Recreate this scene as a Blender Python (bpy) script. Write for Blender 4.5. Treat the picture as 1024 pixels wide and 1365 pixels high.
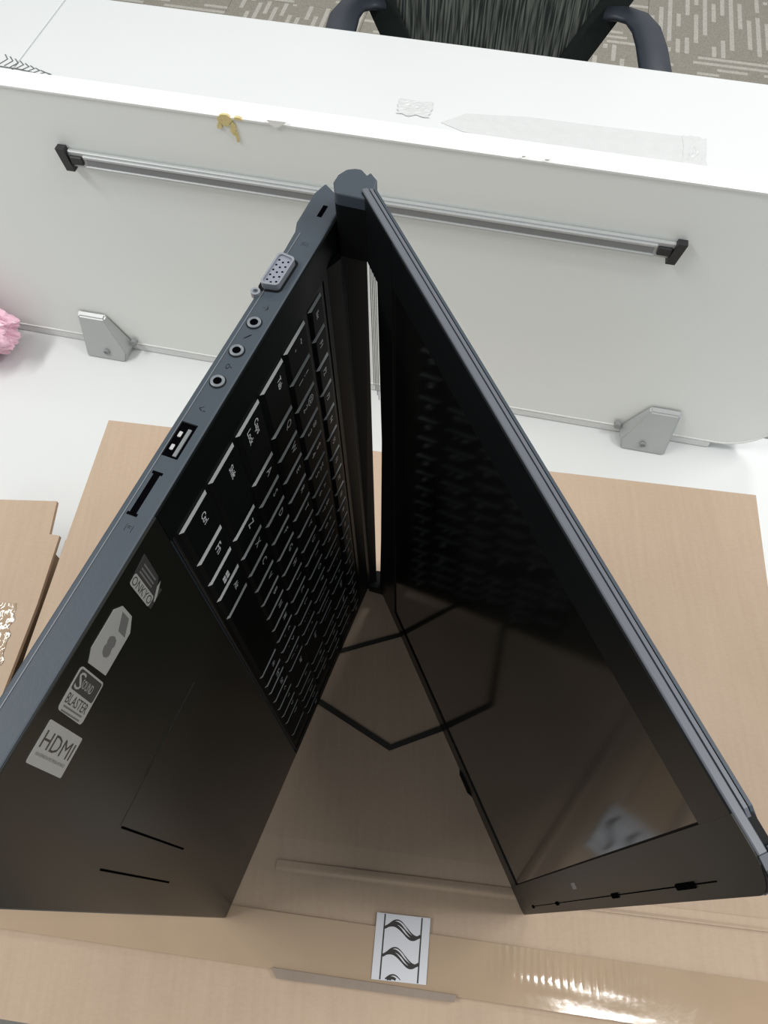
import bpy, bmesh, math, random
from mathutils import Vector, Matrix, noise
random.seed(7)
SC = bpy.context.scene
for o in list(bpy.data.objects): bpy.data.objects.remove(o)
C = SC.collection
# ------------------------------------------------------------ camera, world, lights, exposure
# units: metres; z = 0 is the level of the carton top in the middle, the desk lies at DZ, the carpet at FZ
DZ, FZ, CAMZ, F = -0.200, -0.950, 0.5573, 1000.0
def cam_axes(nx, ny):
    """rows = world axes written in camera axes, for a nadir seen at image point nx, ny"""
    n = Vector(((nx-512)/F, -(ny-682.5)/F, -1)).normalized(); Z = -n
    Y = Vector((0, 1, 0)); Y = (Y - Z*Y.dot(Z)).normalized()
    return Matrix((Y.cross(Z), Y, Z))
R_room, R_laptop = cam_axes(500, 1233), cam_axes(530, 1233)
cam = bpy.data.objects.new('camera', bpy.data.cameras.new('camera')); C.objects.link(cam)
cam.data.sensor_fit = 'VERTICAL'; cam.data.sensor_height = 36.0; cam.data.lens = F/1365*36
cam.data.clip_start = .01
cam.matrix_world = Matrix.Translation((0, 0, CAMZ)) @ R_room.to_4x4()
SC.camera = cam
# the carton top and the laptop standing on it lean about 1.5 degrees off level
TILT = Matrix.Translation((0, 0, CAMZ)) @ (R_room @ R_laptop.transposed()).to_4x4() @ Matrix.Translation((0, 0, -CAMZ))
w = bpy.data.worlds.new('world'); SC.world = w; w.use_nodes = True
w.node_tree.nodes['Background'].inputs[0].default_value = (.93, .97, 1, 1)
w.node_tree.nodes['Background'].inputs[1].default_value = .34
def area_lamp(name, loc, sx, sy, power, col=(1, .98, .95)):
    l = bpy.data.lights.new(name, 'AREA'); l.shape = 'RECTANGLE'; l.size = sx; l.size_y = sy; l.energy = power; l.color = col
    o = bpy.data.objects.new(name, l); C.objects.link(o); o.location = loc; return o
area_lamp('ceiling_or_fill_light', (.60, -.015, 1.95), .32, .07, 4)
area_lamp('ceiling_or_fill_light', (-1.35, .93, 1.95), .16, .30, 4)
area_lamp('ceiling_or_fill_light', (-1.6, .15, 1.95), .3, 1.2, 26)  # unseen fill lamp on the left, added to brighten the divider panel
area_lamp('ceiling_or_fill_light', (1.5, .35, 1.95), .3, 1.2, 26)  # matching fill on the right, added out of view to lift the panel
area_lamp('ceiling_or_fill_light', (1.15, 2.35, 1.95), .5, .5, 18)
area_lamp('ceiling_or_fill_light', (-.6, 3.4, 1.95), 2.4, .3, 12)
vs = SC.view_settings
vs.view_transform = 'Standard'; vs.look = 'None'; vs.gamma = 1; vs.use_curve_mapping = False; vs.exposure = 0.35

# ------------------------------------------------------------ materials
def mat(name, col, rough=.5, spec=.5, metal=0, noise_amt=0, noise_scale=30, bump=0, bump_scale=300, coat=0, alpha=1, stretch=(1, 1, 1), trans=0):
    m = bpy.data.materials.new(name); m.use_nodes = True; nt = m.node_tree; N = nt.nodes; L = nt.links
    b = N['Principled BSDF']
    b.inputs['Base Color'].default_value = (*col, 1); b.inputs['Roughness'].default_value = rough
    b.inputs['Specular IOR Level'].default_value = spec; b.inputs['Metallic'].default_value = metal
    b.inputs['Coat Weight'].default_value = coat; b.inputs['Alpha'].default_value = alpha
    b.inputs['Transmission Weight'].default_value = trans; b.inputs['Coat Roughness'].default_value = .05
    tc = N.new('ShaderNodeTexCoord'); mp = N.new('ShaderNodeMapping'); L.new(tc.outputs['Object'], mp.inputs[0])
    mp.inputs['Scale'].default_value = stretch
    if noise_amt:
        n = N.new('ShaderNodeTexNoise'); n.inputs['Scale'].default_value = noise_scale; n.inputs['Detail'].default_value = 5
        L.new(mp.outputs[0], n.inputs[0])
        mx = N.new('ShaderNodeMix'); mx.data_type = 'RGBA'
        mx.inputs[6].default_value = (*[c*(1-noise_amt) for c in col], 1); mx.inputs[7].default_value = (*[min(1, c*(1+noise_amt)) for c in col], 1)
        L.new(n.outputs[0], mx.inputs[0]); L.new(mx.outputs[2], b.inputs['Base Color'])
    if bump:
        n = N.new('ShaderNodeTexNoise'); n.inputs['Scale'].default_value = bump_scale; n.inputs['Detail'].default_value = 3
        L.new(mp.outputs[0], n.inputs[0]); bp = N.new('ShaderNodeBump'); bp.inputs['Strength'].default_value = bump; bp.inputs['Distance'].default_value = .001
        L.new(n.outputs[0], bp.inputs['Height']); L.new(bp.outputs[0], b.inputs['Normal'])
    return m
M = {}
M['white_laminate'] = mat('white_laminate', (.72, .74, .74), .35, noise_amt=.02, noise_scale=6)
M['panel_white'] = mat('panel_white', (.84, .87, .845), .55, noise_amt=.02, noise_scale=4)
M['panel_edge'] = mat('panel_edge', (.80, .81, .80), .4, noise_amt=.02)
M['edge_trim'] = mat('edge_trim', (.74, .76, .76), .4, noise_amt=.03)
M['aluminium'] = mat('aluminium', (.52, .54, .54), .4, metal=.25, noise_amt=.05, noise_scale=200, stretch=(.05, 1, 1))
M['aluminium_dark'] = mat('aluminium_dark', (.27, .28, .285), .5, metal=0, noise_amt=.05)
M['bracket_metal'] = mat('bracket_metal', (.46, .48, .48), .4, metal=.3, noise_amt=.04, noise_scale=80)
M['black_plastic'] = mat('black_plastic', (.018, .018, .019), .45, noise_amt=.1)
M['shell'] = mat('shell', (.043, .058, .075), .5, noise_amt=.06, noise_scale=90, bump=.05, bump_scale=900)
M['shell_light'] = mat('shell_light', (.125, .135, .155), .34, noise_amt=.06, noise_scale=90)
M['shell_dark'] = mat('shell_dark', (.004, .0045, .005), .5, spec=.15, noise_amt=.1)
M['palm'] = mat('palm', (.0085, .0095, .0075), .28, spec=.34, noise_amt=.1, noise_scale=60)
M['deck'] = mat('deck', (.0045, .0055, .0055), .4, spec=.04, noise_amt=.1)
M['key'] = mat('key', (.0045, .0055, .0055), .45, spec=.03, noise_amt=.05)
M['key_glint_tongue_grey'] = mat('key_glint_tongue_grey', (.19, .205, .21), .4, spec=.5, noise_amt=.05)  # pale grey: ceiling gleam painted on key sides; also the plain USB tongue
M['legend'] = mat('legend', (.50, .52, .54), .5, noise_amt=.02)
M['bezel'] = mat('bezel', (.006, .007, .0075), .30, spec=.2, noise_amt=.1)
M['bezel_top'] = mat('bezel_top', (.011, .0115, .0095), .40, spec=.32, noise_amt=.1)
M['screen'] = mat('screen', (.004, .0045, .004), .085, spec=.75, noise_amt=.1)
M['chrome'] = mat('chrome', (.80, .80, .78), .22, metal=.6, noise_amt=.03)
M['port_metal'] = mat('port_metal', (.34, .36, .40), .42, metal=.5, noise_amt=.05)
M['port_blue'] = mat('port_blue', (.24, .26, .31), .5, noise_amt=.05)
M['hole'] = mat('hole', (.002, .002, .0025), .9, spec=0, noise_amt=.1)
M['jack_ring'] = mat('jack_ring', (.17, .19, .21), .4, noise_amt=.05)
M['sticker_silver'] = mat('sticker_silver', (.42, .42, .40), .4, metal=.2, noise_amt=.05, noise_scale=120)
M['sticker_dark'] = mat('sticker_dark', (.045, .044, .042), .4, noise_amt=.05)
M['sticker_mid'] = mat('sticker_mid', (.14, .14, .135), .4, noise_amt=.05)
M['black_ink'] = mat('black_ink', (.022, .019, .016), .6, noise_amt=.15, noise_scale=300)
M['grey_ink'] = mat('grey_ink', (.16, .16, .17), .6, noise_amt=.3, noise_scale=500)
M['paper'] = mat('paper', (.62, .63, .66), .5, noise_amt=.02)
M['dark_fabric'] = mat('dark_fabric', (.010, .017, .015), .85, noise_amt=.4, noise_scale=300, bump=.4, bump_scale=500)
M['chair_arm'] = mat('chair_arm', (.035, .042, .055), .45, noise_amt=.1, noise_scale=40)
M['yellow_glue'] = mat('yellow_glue', (.66, .56, .26), .5, noise_amt=.3, noise_scale=400)
M['torn_paper'] = mat('torn_paper', (.86, .86, .83), .7, noise_amt=.03)
M['residue'] = mat('residue', (.655, .665, .665), .22, noise_amt=.06, noise_scale=60, bump=.4, bump_scale=120)
M['pink_film'] = mat('pink_film', (.88, .56, .68), .25, noise_amt=.15, noise_scale=60, bump=.3, bump_scale=80, trans=0)
M['scribble'] = mat('scribble', (.12, .13, .13), .6, noise_amt=.3, noise_scale=300)

def cardboard(name, col, mott=.10):
    m = bpy.data.materials.new(name); m.use_nodes = True; nt = m.node_tree; N = nt.nodes; L = nt.links
    b = N['Principled BSDF']; b.inputs['Roughness'].default_value = .62; b.inputs['Specular IOR Level'].default_value = .3
    tc = N.new('ShaderNodeTexCoord')
    def ns(scale, st, det=4):
        mp = N.new('ShaderNodeMapping'); mp.inputs['Scale'].default_value = st; L.new(tc.outputs['Object'], mp.inputs[0])
        n = N.new('ShaderNodeTexNoise'); n.inputs['Scale'].default_value = scale; n.inputs['Detail'].default_value = det; L.new(mp.outputs[0], n.inputs[0]); return n
    big, flute, fib = ns(5, (1, 1, 1)), ns(40, (6, .3, 1), 2), ns(260, (1, 2, 1))
    a = N.new('ShaderNodeMath'); a.operation = 'MULTIPLY_ADD'; L.new(flute.outputs[0], a.inputs[0]); a.inputs[1].default_value = .35; L.new(big.outputs[0], a.inputs[2])
    a2 = N.new('ShaderNodeMath'); a2.operation = 'MULTIPLY_ADD'; L.new(fib.outputs[0], a2.inputs[0]); a2.inputs[1].default_value = .3; L.new(a.outputs[0], a2.inputs[2])
    rp = N.new('ShaderNodeValToRGB'); e = rp.color_ramp.elements
    e[0].position = .5; e[0].color = (*[c*(1-mott)*k for c, k in zip(col, (1.02, .98, .95))], 1); e[1].position = 1.15; e[1].color = (*[c*(1+mott) for c in col], 1)
    L.new(a2.outputs[0], rp.inputs[0]); L.new(rp.outputs[0], b.inputs['Base Color'])
    bp = N.new('ShaderNodeBump'); bp.inputs['Strength'].default_value = .12; bp.inputs['Distance'].default_value = .001
    L.new(a2.outputs[0], bp.inputs['Height']); L.new(bp.outputs[0], b.inputs['Normal'])
    return m
M['cardboard'] = cardboard('cardboard', (.44, .335, .245))
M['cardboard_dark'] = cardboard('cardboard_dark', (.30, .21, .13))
M['cardboard_edge'] = cardboard('cardboard_edge', (.26, .21, .17))

def tape_mat():
    m = mat('packing_tape', (.395, .285, .185), .10, spec=.6, noise_amt=.10, noise_scale=25, coat=.4, bump=.06, bump_scale=140)
    return m
M['tape'] = tape_mat()

def mesh_fabric():
    m = bpy.data.materials.new('chair_mesh'); m.use_nodes = True; nt = m.node_tree; N = nt.nodes; L = nt.links
    b = N['Principled BSDF']; b.inputs['Roughness'].default_value = .8
    tc = N.new('ShaderNodeTexCoord'); mp = N.new('ShaderNodeMapping'); L.new(tc.outputs['Object'], mp.inputs[0]); mp.inputs['Scale'].default_value = (1, 0, .045)
    n = N.new('ShaderNodeTexNoise'); n.inputs['Scale'].default_value = 230; n.inputs['Detail'].default_value = 2; L.new(mp.outputs[0], n.inputs[0])
    rp = N.new('ShaderNodeValToRGB'); e = rp.color_ramp.elements
    e[0].position = .42; e[0].color = (.014, .020, .018, 1); e[1].position = .74; e[1].color = (.24, .26, .23, 1)
    L.new(n.outputs[0], rp.inputs[0]); L.new(rp.outputs[0], b.inputs['Base Color'])
    rp2 = N.new('ShaderNodeValToRGB'); e = rp2.color_ramp.elements
    e[0].position = .5; e[0].color = (1, 1, 1, 1); e[1].position = .75; e[1].color = (.80, .80, .80, 1)
    L.new(n.outputs[0], rp2.inputs[0]); L.new(rp2.outputs[0], b.inputs['Alpha'])
    return m
M['chair_mesh'] = mesh_fabric()

def carpet():
    m = bpy.data.materials.new('carpet'); m.use_nodes = True; nt = m.node_tree; N = nt.nodes; L = nt.links
    b = N['Principled BSDF']; b.inputs['Roughness'].default_value = .95; b.inputs['Specular IOR Level'].default_value = .1
    tc = N.new('ShaderNodeTexCoord'); sp = N.new('ShaderNodeSeparateXYZ'); L.new(tc.outputs['Object'], sp.inputs[0])
    oi = N.new('ShaderNodeObjectInfo')
    def math_(op, a, b_=None, c=None):
        x = N.new('ShaderNodeMath'); x.operation = op
        for i, v in enumerate((a, b_, c)):
            if v is None: continue
            if isinstance(v, (int, float)): x.inputs[i].default_value = v
            else: L.new(v, x.inputs[i])
        return x.outputs[0]
    # rows of dashes along x, one row every 25 mm in y, each row shifted and broken at random
    row = math_('FLOOR', math_('MULTIPLY', sp.outputs[1], 32))
    fr = math_('FRACT', math_('MULTIPLY', sp.outputs[1], 32))
    wn = N.new('ShaderNodeTexWhiteNoise'); wn.noise_dimensions = '2D'; cb = N.new('ShaderNodeCombineXYZ'); L.new(row, cb.inputs[0]); L.new(oi.outputs['Random'], cb.inputs[1]); L.new(cb.outputs[0], wn.inputs[0])
    n = N.new('ShaderNodeTexNoise'); n.noise_dimensions = '2D'; n.inputs['Scale'].default_value = 1; n.inputs['Detail'].default_value = 0
    cb2 = N.new('ShaderNodeCombineXYZ'); L.new(math_('MULTIPLY', sp.outputs[0], 6), cb2.inputs[0]); L.new(math_('MULTIPLY', wn.outputs[0], 97), cb2.inputs[1]); L.new(cb2.outputs[0], n.inputs[0])
    on = math_('GREATER_THAN', n.outputs[0], .46)
    line = math_('LESS_THAN', math_('ABSOLUTE', math_('SUBTRACT', fr, .5)), .24)
    fac = math_('MULTIPLY', on, line)
    fine = N.new('ShaderNodeTexNoise'); fine.inputs['Scale'].default_value = 260; L.new(tc.outputs['Object'], fine.inputs[0])
    mx = N.new('ShaderNodeMix'); mx.data_type = 'RGBA'; mx.inputs[6].default_value = (.36, .335, .285, 1); mx.inputs[7].default_value = (.56, .54, .48, 1); L.new(fac, mx.inputs[0])
    mm = N.new('ShaderNodeMix'); mm.data_type = 'RGBA'; mm.blend_type = 'MULTIPLY'; mm.inputs[0].default_value = .5; L.new(mx.outputs[2], mm.inputs[6])
    rp = N.new('ShaderNodeValToRGB'); L.new(fine.outputs[0], rp.inputs[0]); rp.color_ramp.elements[0].position = .3; rp.color_ramp.elements[0].color = (.45, .45, .45, 1); rp.color_ramp.elements[1].position = .65
    L.new(rp.outputs[0], mm.inputs[7]); L.new(mm.outputs[2], b.inputs['Base Color'])
    return m
M['carpet'] = carpet()

# ------------------------------------------------------------ helpers
def obj(name, bm, m=None, parent=None, mw=None, smooth=False):
    me = bpy.data.meshes.new(name); bmesh.ops.recalc_face_normals(bm, faces=bm.faces) if name not in ('label_wave',) else None
    bm.to_mesh(me); bm.free()
    o = bpy.data.objects.new(name, me); C.objects.link(o)
    for x in (m if isinstance(m, (list, tuple)) else [m]): me.materials.append(M[x])
    if smooth:
        for p in me.polygons: p.use_smooth = True
    if parent: o.parent = parent
    if mw is not None: o.matrix_local = mw
    return o
def tag(o, label=None, cat=None, group=None, kind=None):
    for k, v in (('label', label), ('category', cat), ('group', group), ('kind', kind)):
        if v: o[k] = v
    return o
def empty(name, mw=Matrix()):
    o = bpy.data.objects.new(name, None); C.objects.link(o); o.empty_display_size = .05; o.matrix_world = mw; return o
def box(bm, x0, x1, y0, y1, z0, z1, bevel=0, mi=0, seg=1):
    vs_ = [bm.verts.new((x, y, z)) for z in (z0, z1) for x, y in ((x0, y0), (x1, y0), (x1, y1), (x0, y1))]
    fs = [bm.faces.new([vs_[i] for i in q]) for q in ((3, 2, 1, 0), (4, 5, 6, 7), (0, 1, 5, 4), (1, 2, 6, 5), (2, 3, 7, 6), (3, 0, 4, 7))]
    for f_ in fs: f_.material_index = mi
    if bevel:
        es = {e for f_ in fs for e in f_.edges}
        bmesh.ops.bevel(bm, geom=list(es), offset=bevel, segments=seg, affect='EDGES', profile=.5)
    return bm
def boxbm(*a, **k): return box(bmesh.new(), *a, **k)
def prism(bm, pts, a0, a1, axis='z', mi=0):
    """extrude a closed 2D outline. axis z: pts=(x,y); y: pts=(x,z); x: pts=(y,z)"""
    def P(p, a): return {'z': (p[0], p[1], a), 'y': (p[0], a, p[1]), 'x': (a, p[0], p[1])}[axis]
    A = [bm.verts.new(P(p, a0)) for p in pts]; B = [bm.verts.new(P(p, a1)) for p in pts]; n = len(pts)
    fs = [bm.faces.new(A[::-1]), bm.faces.new(B)] + [bm.faces.new((A[i], A[(i+1) % n], B[(i+1) % n], B[i])) for i in range(n)]
    for f_ in fs: f_.material_index = mi
    return bm
def rounded(pts, radii, seg=6):
    out = []; n = len(pts)
    for i, p in enumerate(pts):
        r = radii[i] if isinstance(radii, (list, tuple)) else radii
        p = Vector(p)
        if r <= 0: out.append(tuple(p)); continue
        a = (Vector(pts[i-1])-p).normalized(); b = (Vector(pts[(i+1) % n])-p).normalized()
        ang = a.angle(b); t = r/math.tan(ang/2)
        p0, p1 = p+a*t, p+b*t; c = p+(a+b).normalized()*(r/math.sin(ang/2))
        v0, v1 = p0-c, p1-c; tot = v0.angle(v1)
        for k in range(seg+1):
            q = (math.sin(tot*(1-k/seg))*v0+math.sin(tot*k/seg)*v1)/math.sin(tot); out.append(tuple(c+q))
    return out
def ribbon(bm, pts, wid, z, h=.0002, mi=0):
    """flat strip following a 2D polyline in the XY plane, with real thickness; wid number or list"""
    n = len(pts); P = [Vector(p) for p in pts]; W = wid if isinstance(wid, (list, tuple)) else [wid]*n
    rows = []
    for i in range(n):
        d = (P[min(i+1, n-1)]-P[max(i-1, 0)]).normalized(); nrm = Vector((-d.y, d.x))
        if 0 < i < n-1:
            d0 = (P[i]-P[i-1]).normalized(); k = max(.4, abs(Vector((-d0.y, d0.x)).dot(nrm))); nrm = nrm/k
        a, b = P[i]+nrm*W[i]/2, P[i]-nrm*W[i]/2
        rows.append([bm.verts.new((a.x, a.y, z)), bm.verts.new((b.x, b.y, z)), bm.verts.new((b.x, b.y, z+h)), bm.verts.new((a.x, a.y, z+h))])
    for i in range(n-1):
        A, B = rows[i], rows[i+1]
        for q in range(4): bm.faces.new((A[q], A[(q+1) % 4], B[(q+1) % 4], B[q])).material_index = mi
    bm.faces.new(rows[0][::-1]); bm.faces.new(rows[-1])
    return bm
def lathe(bm, prof, c=(0, 0, 0), n=20, axis='z', mi=0):
    rings = []
    for r, h in prof:
        ring = []
        for k in range(n):
            a = 2*math.pi*k/n; x, y = r*math.cos(a), r*math.sin(a)
            v = (x, y, h) if axis == 'z' else (x, h, y)
            ring.append(bm.verts.new((v[0]+c[0], v[1]+c[1], v[2]+c[2])))
        rings.append(ring)
    for a, b in zip(rings, rings[1:]):
        for k in range(n): bm.faces.new((a[k], a[(k+1) % n], b[(k+1) % n], b[k])).material_index = mi
    bm.faces.new(rings[0][::-1]).material_index = mi; bm.faces.new(rings[-1]).material_index = mi
    return bm
def text_into(bm, s, mw, size, mi=1, fit=None, shear=0, depth=0.0, bold=0.0):
    cu = bpy.data.curves.new('glyph', 'FONT'); cu.body = s; cu.size = size; cu.shear = shear; cu.resolution_u = 2
    cu.align_x = 'CENTER'; cu.align_y = 'CENTER'; cu.offset = bold; cu.extrude = depth
    o = bpy.data.objects.new('glyph', cu); C.objects.link(o); bpy.context.view_layer.update()
    me = bpy.data.meshes.new_from_object(o.evaluated_get(bpy.context.evaluated_depsgraph_get()))
    bpy.data.objects.remove(o); bpy.data.curves.remove(cu)
    if len(me.vertices):
        xs = [v.co.x for v in me.vertices]; ys = [v.co.y for v in me.vertices]
        cx, cy = (min(xs)+max(xs))/2, (min(ys)+max(ys))/2
        if fit: sx, sy = fit[0]/(max(xs)-min(xs)), fit[1]/(max(ys)-min(ys))
        else: sx = sy = 1
        n0 = len(bm.faces); v0 = len(bm.verts); bm.from_mesh(me)
        bm.verts.ensure_lookup_table(); bm.faces.ensure_lookup_table()
        for v in bm.verts[v0:]: v.co = mw @ Vector(((v.co.x-cx)*sx, (v.co.y-cy)*sy, v.co.z))
        for f_ in bm.faces[n0:]: f_.material_index = mi
    bpy.data.meshes.remove(me)
    return bm

# ------------------------------------------------------------ setting: carpeted floor
fl = obj('floor', boxbm(-6, 6, -3, 8, FZ-.10, FZ-.006), 'cardboard_dark'); fl.data.materials[0] = mat('subfloor', (.25, .24, .22), .8, noise_amt=.1); tag(fl, kind='structure')
ca = math.radians(-12.0); tile_me = None
for i in range(-4, 6):
    for j in range(2, 9):
        x, y = .5*i+.12, .5*j+.07
        cx, cy = x*math.cos(ca)-y*math.sin(ca), x*math.sin(ca)+y*math.cos(ca)
        if abs(cx) > 2.3 or cy < .9 or cy > 4.0: continue
        if tile_me is None:
            t = obj('carpet_tile', boxbm(-.2495, .2495, -.2495, .2495, 0, .006, bevel=.001), 'carpet', fl); tile_me = t.data
        else:
            t = bpy.data.objects.new('carpet_tile', tile_me); C.objects.link(t); t.parent = fl
        t.matrix_local = Matrix.Translation((cx, cy, FZ-.006)) @ Matrix.Rotation(ca + (math.pi/2 if (i+j) % 2 else 0) + (math.pi if random.random() < .5 else 0), 4, 'Z')

# ------------------------------------------------------------ desks and screen panel (room frame)
pa = math.atan2(-.20798, .97813)
PANEL = Matrix.Translation((-.4615, .6899, 0)) @ Matrix.Rotation(pa, 4, 'Z')     # x along panel, -y towards the camera
def tabletop(name, x0, x1, y0, y1, label, th=.025):
    r = empty(name, PANEL @ Matrix.Translation((0, 0, DZ)))
    obj('tabletop', boxbm(x0, x1, y0, y1, -th, 0, bevel=.002, seg=2), 'white_laminate', r)
    obj('edge_band', boxbm(x0+.003, x1-.003, y0-.0015 if y0 < 0 else y1-.0015, y0 + .001 if y0 < 0 else y1+.001, -th+.002, -.002), 'edge_trim', r)
    for sx in (x0+.05, x1-.09):
        for sy in (y0+.05, y1-.09):
            obj('leg', boxbm(sx, sx+.04, sy, sy+.04, FZ-DZ+.0, -th, bevel=.003), 'bracket_metal', r)
    return tag(r, label, 'desk')
near = tabletop('desk', -.85, 1.062, -.700, .030, 'white laminate desk in front of the panel, carrying the cartons')
side = tabletop('desk', 1.065, 1.9, -.700, .030, 'white laminate desk at the right edge beyond the carton')
far = tabletop('desk', -.269, 1.75, .034, .777, 'white desk beyond the panel, in front of the mesh chair')
far2 = tabletop('desk', -1.6, -.271, .034, .777, 'white desk beyond the panel at the far left, past the seam')
# panel with rounded lower right corner
PZ0, PZ1, PTH = -.188, .148, .024
pr = empty('desk_screen_panel', PANEL @ Matrix.Translation((0, 0, PZ0)))
out = rounded([(-.75, 0), (.945, 0), (.945, PZ1-PZ0), (-.75, PZ1-PZ0)], [0, .055, .02, 0], 8)
bm = prism(bmesh.new(), rounded([(-.749, .001), (.944, .001), (.944, PZ1-PZ0-.001), (-.749, PZ1-PZ0-.001)], [0, .054, .019, 0], 8), .0012, PTH-.0012, 'y'); obj('panel_board', bm, 'panel_white', pr)
bm = bmesh.new(); n = len(out)     # pale rim band around the board
ins = rounded([(-.748, .0018), (.9432, .0018), (.9432, PZ1-PZ0-.0018), (-.748, PZ1-PZ0-.0018)], [0, .0532, .0182, 0], 8)
A = [bm.verts.new((p[0], 0, p[1])) for p in out]; B = [bm.verts.new((p[0], PTH, p[1])) for p in out]
D = [bm.verts.new((p[0], 0, p[1])) for p in ins]; E_ = [bm.verts.new((p[0], PTH, p[1])) for p in ins]
out2 = [(p[0], p[1]+.0) for p in out]
for i in range(n):
    j = (i+1) % n
    bm.faces.new((A[i], A[j], B[j], B[i])); bm.faces.new((A[i], D[i], D[j], A[j])); bm.faces.new((B[i], B[j], E_[j], E_[i])); bm.faces.new((D[i], E_[i], E_[j], D[j]))
obj('panel_rim', bm, 'panel_edge', pr)
obj('bottom_seal', boxbm(-.75, .885, .0003, .022, -.0115, -.0005, bevel=.001), 'edge_trim', pr)
tag(pr, 'grey-white upright desk divider panel with a rounded lower corner', 'panel')
# glue stain and torn flakes at the panel's upper edge
bm = bmesh.new()
for q, (cx_, cz_, rx_, rz_) in enumerate(((.337, .333, .007, .006), (.343, .326, .0035, .007), (.331, .327, .0025, .004), (.349, .336, .005, .002), (.346, .318, .0012, .006))):
    pts = [(cx_+random.uniform(.6, 1.1)*rx_*math.cos(a), min(.3398, cz_+random.uniform(.6, 1.1)*rz_*math.sin(a))) for a in [k*math.pi/6 for k in range(12)]]
    prism(bm, pts, -.0004-.0001*q, .002, 'y')
obj('glue_stain', bm, 'yellow_glue', pr)['label'] = 'yellow glue stain'
for cx_, w_, h_ in ((.386, .010, .007), (.60, .0022, .002), (.62, .003, .002)):
    pts = [(cx_-w_, .3395), (cx_+w_*.8, .3398), (cx_+w_*.3, .3398-h_*.6), (cx_-w_*.2, .3398-h_), (cx_-w_*.6, .3395-h_*.7)]
    obj('torn_flake', prism(bmesh.new(), pts, -.0011, .002, 'y'), 'torn_paper', pr)
# tape residue lying on the far desk
def pl(o_mw, pts, h, name, m, parent, z=0):
    return obj(name, prism(bmesh.new(), pts, z, z+h), m, parent)
PI_ = PANEL.inverted()
def onfar(x, y): v = PI_ @ Vector((x, y, 0)); return (v.x, v.y)
r = empty('tape_strip', PANEL @ Matrix.Translation((0, 0, DZ)))
pts = [(.463, .553), (.50, .585), (.60, .598), (.70, .599), (.873, .604), (.868, .57), (.862, .531), (.76, .524), (.674, .520), (.55, .530), (.50, .538)]
obj('film', prism(bmesh.new(), pts, 0.0002, .0008), 'residue', r)
for k_, (x_, y_, a_, b_) in enumerate(((.415, .580, .028, .020), (.866, .565, .018, .040))):
    bm = bmesh.new(); G_ = {}
    for i in range(15):
        for j in range(15):
            e_, f_ = i/7-1, j/7-1; k2 = 1+.25*noise.noise(Vector((e_*2, f_*2, k_*5)))
            G_[i, j] = bm.verts.new((x_+a_*e_*k2, y_+b_*f_*k2, .0012+.0022*noise.noise(Vector((i*.9, j*.9, k_*7)))*(1-max(abs(e_), abs(f_)))))
    for i in range(14):
        for j in range(14): bm.faces.new((G_[i, j], G_[i+1, j], G_[i+1, j+1], G_[i, j+1]))
    obj('crumpled_end', bm, 'residue', r)
tag(r, 'translucent peeling tape strip stuck flat on the white desk beyond the panel', 'tape')
# dark pen scribble near the left edge on the far desk
r = empty('pen_scribble', PANEL @ Matrix.Translation((0, 0, DZ)))
bm = bmesh.new()
for k in range(9):
    t_ = k/8; x0 = -.30+.10*t_; y0 = .67-.02*math.sin(3*t_)
    a, b = Vector(onfar(-.640+.085*t_, 1.285-.030*t_)), 0
    hgt = .030*(1-.75*t_)
    ribbon(bm, [(a.x, a.y), (a.x+.008, a.y+hgt*.6), (a.x-.002, a.y+hgt)], .0018, .0002, .0004)
a, b = Vector(onfar(-.66, 1.285)), Vector(onfar(-.545, 1.250)); ribbon(bm, [tuple(a), tuple((a+b)/2+Vector((0, .004))), tuple(b)], .003, .0002, .0004)
obj('ink_strokes', bm, 'scribble', r); tag(r, 'dark comb-like pen scribble on the white desk at the far left', 'marking')
# pen rail on the panel
rr = empty('pen_rail', PANEL @ Matrix.Translation((.1665, -.0002, .084)) @ Matrix.Rotation(math.radians(.35), 4, 'Y'))
RL = .586
bm = boxbm(.004, RL-.004, -.004, 0, -.0085, .0085, bevel=.0008); obj('track', bm, 'aluminium', rr)
bm = boxbm(.022, RL-.022, -.0046, -.0038, -.0045, .0030); obj('groove', bm, 'aluminium_dark', rr)
bm = bmesh.new(); box(bm, .020, RL-.020, -.0062, -.003, .0030, .0062, bevel=.0006); box(bm, .020, RL-.020, -.0062, -.003, -.0075, -.0045, bevel=.0006); obj('lip', bm, 'aluminium', rr)
for s_ in (0, 1):
    x0 = -.003 if s_ == 0 else RL-.006
    sk = .002 if s_ == 0 else -.002
    bm = prism(bmesh.new(), [(x0-sk, .0115), (x0+.0085-sk, .0115), (x0+.0085+sk, -.0115), (x0+sk, -.0115)], -.0075, 0, 'y'); ec = obj('end_cap', bm, 'black_plastic', rr)
    xa = x0+.009 if s_ == 0 else x0-.013
    obj('end_stop', boxbm(xa, xa+.013, -.0068, 0, -.0045, .0045, bevel=.001), 'black_plastic', rr)
tag(rr, 'long slim aluminium rail with black end caps fixed across the panel', 'rail')

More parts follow.
